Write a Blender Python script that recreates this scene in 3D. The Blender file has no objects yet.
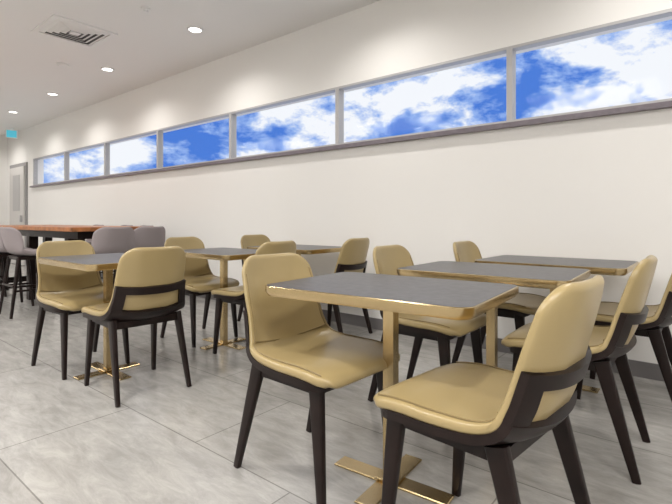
import bpy, math, random
from mathutils import Vector
S=bpy.context.scene
S.view_settings.view_transform='Standard'
random.seed(3)
# ------------------------------------------------------------ materials
def mat(name,col,rough=.5,metal=0,bump=0,bscale=80,var=0,vscale=5,coat=0,emit=None,es=0,spec=None):
    m=bpy.data.materials.new(name); m.use_nodes=True
    nt=m.node_tree; b=nt.nodes['Principled BSDF']
    b.inputs['Base Color'].default_value=(*col,1); b.inputs['Roughness'].default_value=rough
    b.inputs['Metallic'].default_value=metal
    if coat: b.inputs['Coat Weight'].default_value=coat
    if spec is not None: b.inputs['Specular IOR Level'].default_value=spec
    if emit: b.inputs['Emission Color'].default_value=(*emit,1); b.inputs['Emission Strength'].default_value=es
    tc=nt.nodes.new('ShaderNodeTexCoord')
    if bump:
        n=nt.nodes.new('ShaderNodeTexNoise'); n.inputs['Scale'].default_value=bscale; n.inputs['Detail'].default_value=4
        nt.links.new(tc.outputs['Object'],n.inputs['Vector'])
        bp=nt.nodes.new('ShaderNodeBump'); bp.inputs['Strength'].default_value=bump; bp.inputs['Distance'].default_value=.002
        nt.links.new(n.outputs['Fac'],bp.inputs['Height']); nt.links.new(bp.outputs['Normal'],b.inputs['Normal'])
    if var:
        n=nt.nodes.new('ShaderNodeTexNoise'); n.inputs['Scale'].default_value=vscale; n.inputs['Detail'].default_value=6
        nt.links.new(tc.outputs['Object'],n.inputs['Vector'])
        r=nt.nodes.new('ShaderNodeValToRGB')
        r.color_ramp.elements[0].position=.3; r.color_ramp.elements[1].position=.7
        r.color_ramp.elements[0].color=(*[c*(1-var) for c in col],1)
        r.color_ramp.elements[1].color=(*[min(1,c*(1+var)) for c in col],1)
        nt.links.new(n.outputs['Fac'],r.inputs['Fac']); nt.links.new(r.outputs['Color'],b.inputs['Base Color'])
    return m
M_wall=mat('wall_paint',(.83,.815,.79),.7,bump=.05,bscale=200)
M_ceil=mat('ceiling_paint',(.82,.81,.80),.8,bump=.05,bscale=150)
M_white=mat('white_metal',(.80,.79,.78),.4)
M_alu=mat('window_aluminium',(.47,.46,.46),.4,metal=.2)
M_ledge=mat('sill_stone',(.17,.145,.165),.35,var=.15,vscale=20)
M_base=mat('baseboard_vinyl',(.16,.15,.15),.5)
M_leather=mat('beige_leather',(.355,.270,.128),.29,bump=.15,bscale=260,var=.03,vscale=3)
M_seam=mat('leather_seam',(.22,.16,.07),.5)
M_wood=mat('dark_wenge',(.011,.0055,.0045),.36,var=.3,vscale=12,spec=.26)
M_brass=mat('brushed_brass',(.56,.43,.235),.26,metal=1,bump=.05,bscale=300)
M_top=mat('grey_laminate',(.072,.070,.075),.34,var=.32,vscale=28,spec=.4)
M_taupe=mat('taupe_fabric',(.27,.235,.24),.8,bump=.3,bscale=300)
M_oak=mat('oak_top',(.33,.125,.04),.4,var=.35,vscale=14)
M_door=mat('door_paint',(.62,.60,.58),.5)
M_doorframe=mat('door_frame_paint',(.30,.29,.29),.5)
M_black=mat('duct_dark',(.16,.16,.16),.8)
M_lamp=mat('lamp_lens',(1,1,1),.5,emit=(1,.97,.92),es=6)
M_sign=mat('exit_sign_face',(.1,.4,.5),.5,emit=(.05,.42,.55),es=.7)
# glass
M_glass=bpy.data.materials.new('window_glass'); M_glass.use_nodes=True
nt=M_glass.node_tree; nt.nodes.clear()
o=nt.nodes.new('ShaderNodeOutputMaterial'); mx=nt.nodes.new('ShaderNodeMixShader'); t=nt.nodes.new('ShaderNodeBsdfTransparent'); g=nt.nodes.new('ShaderNodeBsdfGlossy')
g.inputs['Roughness'].default_value=.05; mx.inputs[0].default_value=.004
nt.links.new(t.outputs[0],mx.inputs[1]); nt.links.new(g.outputs[0],mx.inputs[2]); nt.links.new(mx.outputs[0],o.inputs[0])
# floor tiles
M_floor=bpy.data.materials.new('porcelain_tile'); M_floor.use_nodes=True
nt=M_floor.node_tree; b=nt.nodes['Principled BSDF']; L=nt.links.new
tc=nt.nodes.new('ShaderNodeTexCoord')
br=nt.nodes.new('ShaderNodeTexBrick'); br.inputs['Scale'].default_value=1; br.inputs['Brick Width'].default_value=1.2; br.inputs['Row Height'].default_value=.6
br.inputs['Mortar Size'].default_value=.003; br.inputs['Mortar Smooth'].default_value=.1; br.offset=.5
br.inputs['Color1'].default_value=(.33,.318,.298,1); br.inputs['Color2'].default_value=(.365,.353,.333,1); br.inputs['Mortar'].default_value=(.19,.182,.17,1)
L(tc.outputs['Object'],br.inputs['Vector'])
mp=nt.nodes.new('ShaderNodeMapping'); mp.inputs['Rotation'].default_value=(0,0,.5); mp.inputs['Scale'].default_value=(1.5,5,1)
L(tc.outputs['Object'],mp.inputs['Vector'])
n1=nt.nodes.new('ShaderNodeTexNoise'); n1.inputs['Scale'].default_value=2.6; n1.inputs['Detail'].default_value=12; n1.inputs['Roughness'].default_value=.74; n1.inputs['Distortion'].default_value=.5
L(mp.outputs[0],n1.inputs['Vector'])
r1=nt.nodes.new('ShaderNodeValToRGB'); r1.color_ramp.elements[0].position=.38; r1.color_ramp.elements[0].color=(.81,.81,.81,1); r1.color_ramp.elements[1].position=.64; r1.color_ramp.elements[1].color=(1.16,1.16,1.16,1)
L(n1.outputs['Fac'],r1.inputs['Fac'])
mm=nt.nodes.new('ShaderNodeMix'); mm.data_type='RGBA'; mm.blend_type='MULTIPLY'; mm.inputs[0].default_value=1
L(br.outputs['Color'],mm.inputs[6]); L(r1.outputs['Color'],mm.inputs[7]); L(mm.outputs[2],b.inputs['Base Color'])
b.inputs['Roughness'].default_value=.23
# ------------------------------------------------------------ mesh builder
class MB:
    def __init__(s,*mats): s.v=[];s.f=[];s.m=[];s.sm=[];s.mats=list(mats)
    def idx(s,m):
        if m not in s.mats: s.mats.append(m)
        return s.mats.index(m)
    def loft(s,loops,m,cap=True,smooth=True,closed=False):
        k=s.idx(m); b0=len(s.v); n=len(loops[0])
        for l in loops: s.v+= [tuple(p) for p in l]
        R=len(loops)
        for i in range(R if closed else R-1):
            j=(i+1)%R
            for a in range(n):
                c=(a+1)%n
                s.f.append((b0+i*n+a,b0+i*n+c,b0+j*n+c,b0+j*n+a)); s.m.append(k); s.sm.append(smooth)
        if cap and not closed:
            s.f.append(tuple(b0+a for a in range(n))[::-1]); s.m.append(k); s.sm.append(False)
            s.f.append(tuple(b0+(R-1)*n+a for a in range(n))); s.m.append(k); s.sm.append(False)
    def box(s,x0,x1,y0,y1,z0,z1,m,bev=0):
        if bev<=0:
            s.loft([[(x0,y0,z),(x1,y0,z),(x1,y1,z),(x0,y1,z)] for z in (z0,z1)],m,smooth=False)
        else:
            def lp(i,z): return [(x0+i,y0+i,z),(x1-i,y0+i,z),(x1-i,y1-i,z),(x0+i,y1-i,z)]
            s.loft([lp(bev,z0),lp(0,z0+bev),lp(0,z1-bev),lp(bev,z1)],m,smooth=False)
    def bar(s,p0,p1,a0,b0,a1,b1,m,up=(0,0,1)):
        p0=Vector(p0);p1=Vector(p1);d=(p1-p0).normalized(); u=Vector(up)
        sx=d.cross(u); 
        if sx.length<1e-3: sx=Vector((1,0,0))
        sx=sx-d*sx.dot(d); sx.normalize(); sy=sx.cross(d)
        L=[]
        for p,a,b in ((p0,a0,b0),(p1,a1,b1)):
            L.append([p+sx*q[0]+sy*q[1] for q in rrect(a,b,min(a,b)*.25,3)])
        s.loft(L,m)
    def obj(s,name,loc=(0,0,0),rz=0,parent=None):
        me=bpy.data.meshes.new(name); me.from_pydata(s.v,[],s.f)
        for m in s.mats: me.materials.append(m)
        for p,k,q in zip(me.polygons,s.m,s.sm): p.material_index=k; p.use_smooth=q
        import bmesh
        bm=bmesh.new(); bm.from_mesh(me); bmesh.ops.recalc_face_normals(bm,faces=bm.faces)
        for e in bm.edges:
            if len(e.link_faces)==2 and e.calc_face_angle(0)>math.radians(50): e.smooth=False
        bm.to_mesh(me); bm.free()
        return inst(name,me,loc,rz,parent)
def inst(name,me,loc=(0,0,0),rz=0,parent=None):
    o=bpy.data.objects.new(name,me); S.collection.objects.link(o)
    o.location=loc; o.rotation_euler=(0,0,rz); o.parent=parent
    return o
def rrect(w,h,r,n=4):
    P=[]
    for cx,cy,a0 in ((w/2-r,h/2-r,0),(-w/2+r,h/2-r,90),(-w/2+r,-h/2+r,180),(w/2-r,-h/2+r,270)):
        for i in range(n+1):
            a=math.radians(a0+90*i/n); P.append((cx+r*math.cos(a),cy+r*math.sin(a)))
    return P
def disc(r,z,n=28,c=(0,0)): return [(c[0]+r*math.cos(2*math.pi*i/n),c[1]+r*math.sin(2*math.pi*i/n),z) for i in range(n)]
# ------------------------------------------------------------ room
W=3.5; CH=3.0; X0,X1=-12.9,3.2; Y0=-4.5
def simple(name,*a,bev=0):
    m=MB(); m.box(*a,bev=bev); return m.obj(name)
simple('floor',X0-.2,X1+.2,Y0-.2,W+.2,-.1,0,M_floor)
simple('ceiling',X0-.2,X1+.2,Y0-.2,W+.2,CH,CH+.1,M_ceil)
ZB,ZT=1.725,2.305; wx0=-11.2; pitch=1.67; NW=8; wx1=wx0+pitch*NW
m=MB()
m.box(X0,X1,W,W+.2,0,ZB,M_wall); m.box(X0,X1,W,W+.2,ZT,CH,M_wall)
m.box(X0,wx0,W,W+.2,ZB,ZT,M_wall); m.box(wx1,X1,W,W+.2,ZB,ZT,M_wall)
m.obj('wall_window_side')
simple('wall_end',X0-.2,X0,Y0-.2,W+.2,0,CH,M_wall)
simple('wall_right',X1,X1+.2,Y0-.2,W+.2,0,CH,M_wall)
simple('wall_back',X0,X1,Y0-.2,Y0,0,CH,M_wall)
simple('baseboard_window_side',-11.45,X1,W-.012,W,0,.10,M_base)
simple('baseboard_end',X0,X0+.012,Y0,W,0,.10,M_base)
simple('trim_1',wx0-.05,wx1+.05,W-.05,W+.03,ZB-.035,ZB,M_ledge)
for i in range(NW):
    a=wx0+i*pitch; c=a+pitch; m=MB(); f=.022
    m.box(a,a+f,W+.0,W+.08,ZB,ZT,M_alu); m.box(c-f,c,W+.0,W+.08,ZB,ZT,M_alu)
    m.box(a+f,c-f,W+.0,W+.08,ZB,ZB+.025,M_alu); m.box(a+f,c-f,W+.0,W+.08,ZT-.02,ZT,M_alu)
    fr=m.obj('window_%d'%(i+1))
    g=MB(); g.box(a+f,c-f,W+.03,W+.035,ZB+.025,ZT-.02,M_glass); g.obj('glass',parent=fr)
m=MB(); 
m.box(-12.62,-11.52,W-.03,W,0,2.26,M_doorframe); m.obj('door_frame')
m=MB(); m.box(-12.54,-11.60,W-.055,W-.03,0.01,2.18,M_door,bev=.004)
m.box(-11.72,-11.69,W-.10,W-.055,.95,1.10,M_alu); m.box(-12.3,-11.85,W-.06,W-.055,1.2,2.0,M_alu)
m.obj('door_1')
# ------------------------------------------------------------ ceiling fixtures
def lightspot(x,y,e):
    l=bpy.data.lights.new('downlight_lamp','SPOT'); l.energy=e; l.spot_size=math.radians(150); l.spot_blend=.8; l.shadow_soft_size=.07; l.color=(1,.97,.93)
    return l
m=MB()
m.loft([disc(.085,0),disc(.085,-.008),disc(.065,-.010),disc(.063,0)],M_white,closed=True)
m.loft([disc(.063,-.001),disc(.063,-.004)],M_lamp)
dl=None
for iy,y in enumerate((2.8,.2,-2.4)):
    for x in (-12.1,-10,-8.1,-6.2,-4.2,-2.2,-.2,1.8):
        if dl is None: dl=m.obj('ceiling_downlight',(x,y,CH)); o=dl
        else: o=inst('ceiling_downlight',dl.data,(x,y,CH))
        lo=bpy.data.objects.new('lamp',lightspot(x,y,1)); lo.data.energy=51 if iy==0 else 102
        S.collection.objects.link(lo); lo.parent=o; lo.location=(0,0,-.03)
m=MB(); h=.31
def sq(r,z): return [(-r,-r,z),(r,-r,z),(r,r,z),(-r,r,z)]
m.loft([sq(.31,0),sq(.31,-.012),sq(.26,-.016),sq(.26,0)],M_white,closed=True,smooth=False)
m.loft([sq(.255,-.0005),sq(.255,-.002)],M_black,smooth=False)
for r in (.235,.185,.135,.085):
    m.loft([sq(r+.022,-.004),sq(r-.014,-.022),sq(r-.018,-.020),sq(r+.016,-.003)],M_white,closed=True,smooth=False)
m.box(-.045,.045,-.045,.045,-.02,-.003,M_white)
m.obj('ceiling_air_vent',(-5.25,2.03,CH))
def sprinkler(x,y,first=[None]):
    if first[0] is None:
        q=MB(); q.loft([disc(.045,0,20),disc(.045,-.006,20),disc(.02,-.012,20),disc(.018,-.03,20),disc(.03,-.034,20),disc(.03,-.038,20)],M_white)
        first[0]=q.obj('ceiling_sprinkler',(x,y,CH))
    else: inst('ceiling_sprinkler',first[0].data,(x,y,CH))
sprinkler(-4.15,2.23); sprinkler(-8.6,2.2)
m=MB(); m.loft([disc(.07,0),disc(.07,-.02),disc(.05,-.035)],M_white); m.obj('smoke_detector',(-6.45,2.35,CH))
m=MB(); m.box(-.02,.02,-.11,.11,-.22,-.04,M_white,bev=.004); m.box(.02,.023,-.09,.09,-.205,-.055,M_sign); m.box(-.008,.008,-.03,.03,-.04,0,M_white)
m.obj('exit_sign',(-11.8,3.28,CH),rz=math.radians(-20))
# ------------------------------------------------------------ chair shells
def catmull(P,t):
    n=len(P)-1; x=t*n; i=min(int(x),n-1); f=x-i
    def g(k): 
        if k<0: return [2*a-b for a,b in zip(P[0],P[1])]
        if k>n: return [2*a-b for a,b in zip(P[n],P[n-1])]
        return P[k]
    a,b,c,d=g(i-1),g(i),g(i+1),g(i+2)
    return [.5*((2*q)+(-p+r)*f+(2*p-5*q+4*r-s_)*f*f+(-p+3*q-3*r+s_)*f**3) for p,q,r,s_ in zip(a,b,c,d)]
class Shell:
    def __init__(s,P,N=400):
        s.S=[catmull(P,i/N) for i in range(N+1)]
        s.L=[0]
        for a,b in zip(s.S,s.S[1:]): s.L.append(s.L[-1]+math.hypot(a[0]-b[0],a[1]-b[1]))
        s.len=s.L[-1]; s.N=N
    def at(s,d):
        d=max(0,min(s.len,d)); lo,hi=0,s.N
        while hi-lo>1:
            m_=(lo+hi)//2
            if s.L[m_]<=d: lo=m_
            else: hi=m_
        f=(d-s.L[lo])/max(1e-9,s.L[hi]-s.L[lo])
        q=[a+(b-a)*f for a,b in zip(s.S[lo],s.S[hi])]
        i0=max(0,lo-3); i1=min(s.N,lo+4)
        tx=s.S[i1][0]-s.S[i0][0]; tz=s.S[i1][1]-s.S[i0][1]; l=math.hypot(tx,tz); tx/=l;tz/=l
        return q,(tz,-tx)
    def pt(s,d,t,off,wl=None,ws=1):
        q,n=s.at(d); w=(q[2] if wl is None else wl)*ws
        k=q[4]*abs(t)**2.2+off
        return (q[0]+n[0]*k, t*w, q[1]+n[1]*k)
    def dz(s,z):
        for i in range(s.N,0,-1):
            if s.S[i][1]<z: return s.L[i]
        return 0
    def cushion(s,mb,m,rows=60,r=.07,r2=.085,n=32):
        loops=[]
        for i in range(rows+1):
            u=i/rows; d=s.len*(.5-.5*math.cos(math.pi*u)) if i not in(0,rows) else s.len*u
            q,_=s.at(d); w=q[2]
            if d<r: w-= r*(1-math.sqrt(max(0,1-((r-d)/r)**2)))
            de=s.len-d
            if de<r2: w-= r2*(1-math.sqrt(max(0,1-((r2-de)/r2)**2)))
            th=q[3]; ed=min(d,de); c=.018
            if ed<c: th*= math.sqrt(max(.02,1-((c-ed)/c)**2))
            lp=[]
            for a in range(n):
                A=2*math.pi*(a+.5)/n; ca,sa=math.cos(A),math.sin(A)
                t=math.copysign(abs(ca)**.42,ca); b=math.copysign(abs(sa)**.45,sa)
                q_,nn=s.at(d); y=t*w; tt=y/q_[2]; k=q_[4]*abs(tt)**2.2+b*th/2
                lp.append((q_[0]+nn[0]*k,y,q_[1]+nn[1]*k))
            loops.append(lp)
        mb.loft(loops,m)
    def strip(s,mb,m,d0,d1,t0,t1,off,th,ws=1,rows=16,cols=10,rend=0):
        loops=[]
        for i in range(rows+1):
            d=d0+(d1-d0)*i/rows; k=1
            if rend and d-d0<rend: k=1-.25*(1-math.sqrt(max(0,1-((rend-(d-d0))/rend)**2)))
            T=[(t0+(t1-t0)*j/cols)*k for j in range(cols+1)]
            q,_=s.at(d); base=-q[3]/2*off[0]+off[1]
            loops.append([s.pt(d,t,base,ws=ws) for t in T]+[s.pt(d,t,base-th,ws=ws) for t in T[::-1]])
        mb.loft(loops,m)
    def tube(s,mb,m,path,r=.0035,n=6):
        pts=[Vector(p) for p in path]; loops=[]
        for i,p in enumerate(pts):
            d=(pts[min(i+1,len(pts)-1)]-pts[max(i-1,0)]).normalized()
            a=d.orthogonal().normalized() if i==0 else (pa-d*pa.dot(d)).normalized()
            pa=a; b=d.cross(a)
            loops.append([p+a*r*math.cos(2*math.pi*k/n)+b*r*math.sin(2*math.pi*k/n) for k in range(n)])
        mb.loft(loops,m)
P=[( .262,.425,.222,.040,0),( .245,.452,.235,.048,0),( .15,.462,.246,.050,.006),( .03,.456,.246,.050,.014),
   (-.09,.452,.238,.046,.028),(-.165,.470,.226,.040,.046),(-.205,.525,.212,.036,.056),(-.228,.60,.203,.034,.056),
   (-.250,.69,.200,.034,.050),(-.270,.775,.193,.034,.042),(-.284,.848,.182,.032,.036)]
sh=Shell(P)
m=MB(M_leather)
sh.cushion(m,M_leather)
db=sh.dz(.50); d2=sh.dz(.590); d3=sh.dz(.632)
sh.strip(m,M_wood,.03,db,-1,1,(.55,0),.026,ws=1.0,rows=26,cols=14,rend=.07)
sh.strip(m,M_wood,db-.005,d3,.76,1.0,(.55,0),.022,ws=1.01)
sh.strip(m,M_wood,db-.005,d3,-1.0,-.76,(.55,0),.022,ws=1.01)
sh.strip(m,M_wood,d2,d3,-1,1,(.55,0),.022,ws=1.01,cols=20,rows=4)
dbend=sh.dz(.487)
sh.tube(m,M_seam,[sh.pt(dbend,t/12,.0205) for t in range(-11,12)],r=.003)
for sg in (-1,1):
    sh.tube(m,M_seam,[sh.pt(.05+(sh.len-.13)*i/40,sg*.93,sh.at(.05+(sh.len-.13)*i/40)[0][3]/2-.0035) for i in range(41)],r=.0025)
for sx,tx,fx in ((1,.185,.225),(-1,-.125,-.245)):
    for sy in (-1,1):
        m.bar((tx,sy*.192,.432 if sx>0 else .437),(fx,sy*.208,0),.030,.060,.021,.030,M_wood,up=(1,0,0))
m.box(.168,.198,-.185,.185,.395,.430,M_wood); m.box(-.145,-.115,-.185,.185,.390,.430,M_wood)
for sy in (-1,1): m.box(-.13,.18,sy*.187-.012,sy*.187+.012,.395,.432,M_wood)
chair=None
def put_chair(x,y,deg):
    global chair
    if chair is None: chair=m.obj('dining_chair',(x,y,0),math.radians(deg)).data
    else: inst('dining_chair',chair,(x,y,0),math.radians(deg))
mchair=m
# ------------------------------------------------------------ dining table
t=MB(M_top)
def rl(w,h,r,z): return [(p[0],p[1],z) for p in rrect(w,h,r,6)]
tw,td=.82,.59
t.loft([rl(tw-.012,td-.012,.05,.7505),rl(tw-.012,td-.012,.05,.746)],M_top)
t.loft([rl(tw-.010,td-.010,.051,.750),rl(tw,td,.056,.748),rl(tw,td,.056,.727),rl(tw-.02,td-.02,.05,.712),rl(tw-.06,td-.06,.04,.712)],M_brass)
t.box(-.17,.17,-.17,.17,.703,.7115,M_wood)
t.box(-.022,.022,-.022,.022,.02,.704,M_brass,bev=.003)
for w,h in ((.48,.075),(.075,.40)):
    t.box(-w/2,w/2,-h/2,h/2,0,.010,M_brass,bev=.003)
t.box(-.045,.045,-.045,.045,.010,.022,M_brass,bev=.004)
tb=None
TA=[(-.955,1.50,4),(-.87,2.32,2),(-.75,3.04,0),(-3.09,1.40,0),(-3.05,2.30,0),(-3.0,3.10,0)]
for x,y,a in TA:
    if tb is None: tb=t.obj('dining_table',(x,y,0),math.radians(a)).data
    else: inst('dining_table',tb,(x,y,0),math.radians(a))
m=mchair
CHS=[(-1.24,1.39,-2),(-.52,1.345,174),(-1.22,2.30,0),(-.47,2.28,181),(-1.10,3.08,0),(-.36,3.06,180),
     (-3.38,1.35,3),(-2.69,1.39,176),(-3.38,2.30,0),(-2.66,2.30,180),(-3.38,3.12,0),(-2.57,3.12,182)]
for c in CHS: put_chair(*c)
# ------------------------------------------------------------ bar table & stools
m=MB(); bx0,bx1,by0,by1=-8.2,-5.0,1.9,2.8
m.box(bx0,bx1,by0,by1,.88,.925,M_oak,bev=.004)
m.box(bx0+.1,bx1-.1,by0+.1,by1-.1,.80,.88,M_wood)
for x in (bx0+.35,-6.70,bx1-.50):
    for y in (by0+.12,by1-.22): m.box(x,x+.1,y,y+.1,0,.80,M_wood)
    m.box(x+.02,x+.08,by0+.2,by1-.2,.10,.18,M_wood)
m.obj('bar_table')
P2=[(.20,.61,.19,.04,0),(.185,.64,.20,.06,0),(.08,.65,.21,.06,.005),(-.04,.648,.215,.055,.015),(-.12,.66,.22,.045,.04),(-.165,.71,.22,.04,.07),
    (-.19,.78,.215,.036,.085),(-.21,.85,.205,.034,.085),(-.225,.925,.185,.032,.075)]
s2=Shell(P2); q=MB(M_taupe); s2.cushion(q,M_taupe)
q.box(-.13,.15,-.16,.16,.585,.62,M_wood)
for sx,tx,fx in ((1,.14,.19),(-1,-.12,-.20)):
    for sy in (-1,1): q.bar((tx,sy*.15,.61),(fx,sy*.19,0),.036,.036,.024,.024,M_wood)
for z,k in ((.22,.66),):
    xa=.14+(.19-.14)*k; xb=-.12-(.08)*k; yy=.15+.04*k
    q.bar((xa,-yy,z),(xa,yy,z),.02,.02,.02,.02,M_wood); q.bar((xb,-yy,z+.1),(xb,yy,z+.1),.02,.02,.02,.02,M_wood)
    for sy in (-1,1): q.bar((xb,sy*yy,z+.05),(xa,sy*yy,z+.05),.02,.02,.02,.02,M_wood)
st=None
for x,y,a in [(-4.97,2.27,176),(-5.09,2.70,184),(-5.68,1.72,90),(-6.30,1.72,90),(-7.3,1.72,90),(-5.85,2.98,-90),(-6.4,2.98,-90),(-7.3,2.98,-90)]:
    if st is None: st=q.obj('bar_stool',(x,y,0),math.radians(a)).data
    else: inst('bar_stool',st,(x,y,0),math.radians(a))
# ------------------------------------------------------------ added fill lights under the ceiling, out of view, no fixtures
for x,y in ((-1.5,-1.3),(-5,-1.3),(-9,-1.3),(1.8,-.5)):
    l=bpy.data.lights.new('ceiling_area','AREA'); l.shape='RECTANGLE'; l.size=1.8; l.size_y=1.2; l.energy=70; l.color=(1,.98,.96)
    o=bpy.data.objects.new('ceiling_fill_light',l); S.collection.objects.link(o); o.location=(x,y,CH-.02)
# ------------------------------------------------------------ sky
w=bpy.data.worlds.new('sky'); S.world=w; w.use_nodes=True; nt=w.node_tree; L=nt.links.new
bg=nt.nodes['Background']; tc=nt.nodes.new('ShaderNodeTexCoord')
mp=nt.nodes.new('ShaderNodeMapping'); mp.inputs['Scale'].default_value=(3.8,3.8,7); mp.inputs['Location'].default_value=(1.3,.2,.4)
L(tc.outputs['Generated'],mp.inputs['Vector'])
n=nt.nodes.new('ShaderNodeTexNoise'); n.inputs['Scale'].default_value=2.0; n.inputs['Detail'].default_value=13; n.inputs['Roughness'].default_value=.60; n.inputs['Distortion'].default_value=.15
L(mp.outputs[0],n.inputs['Vector'])
sx=nt.nodes.new('ShaderNodeSeparateXYZ'); L(tc.outputs['Generated'],sx.inputs[0])
ma=nt.nodes.new('ShaderNodeMath'); ma.operation='MULTIPLY_ADD'; ma.inputs[1].default_value=.08; ma.inputs[2].default_value=.065
L(sx.outputs['X'],ma.inputs[0])
ad=nt.nodes.new('ShaderNodeMath'); ad.operation='ADD'; L(n.outputs['Fac'],ad.inputs[0]); L(ma.outputs[0],ad.inputs[1])
r=nt.nodes.new('ShaderNodeValToRGB'); r.color_ramp.elements[0].position=.42; r.color_ramp.elements[1].position=.57
e=r.color_ramp.elements
e[0].color=(.075,.21,.70,1); e[1].color=(.91,.94,.99,1)
x=r.color_ramp.elements.new(.49); x.color=(.32,.48,.87,1)
L(ad.outputs[0],r.inputs['Fac']); L(r.outputs[0],bg.inputs['Color']); bg.inputs['Strength'].default_value=1.0
# ------------------------------------------------------------ camera
c=bpy.data.cameras.new('cam'); co=bpy.data.objects.new('camera',c); S.collection.objects.link(co); S.camera=co
c.sensor_width=36; c.lens=460/672*36; c.shift_y=-32/672; c.clip_start=.05
co.location=(0,0,1.0); co.rotation_euler=(math.radians(90),0,math.radians(39.28))
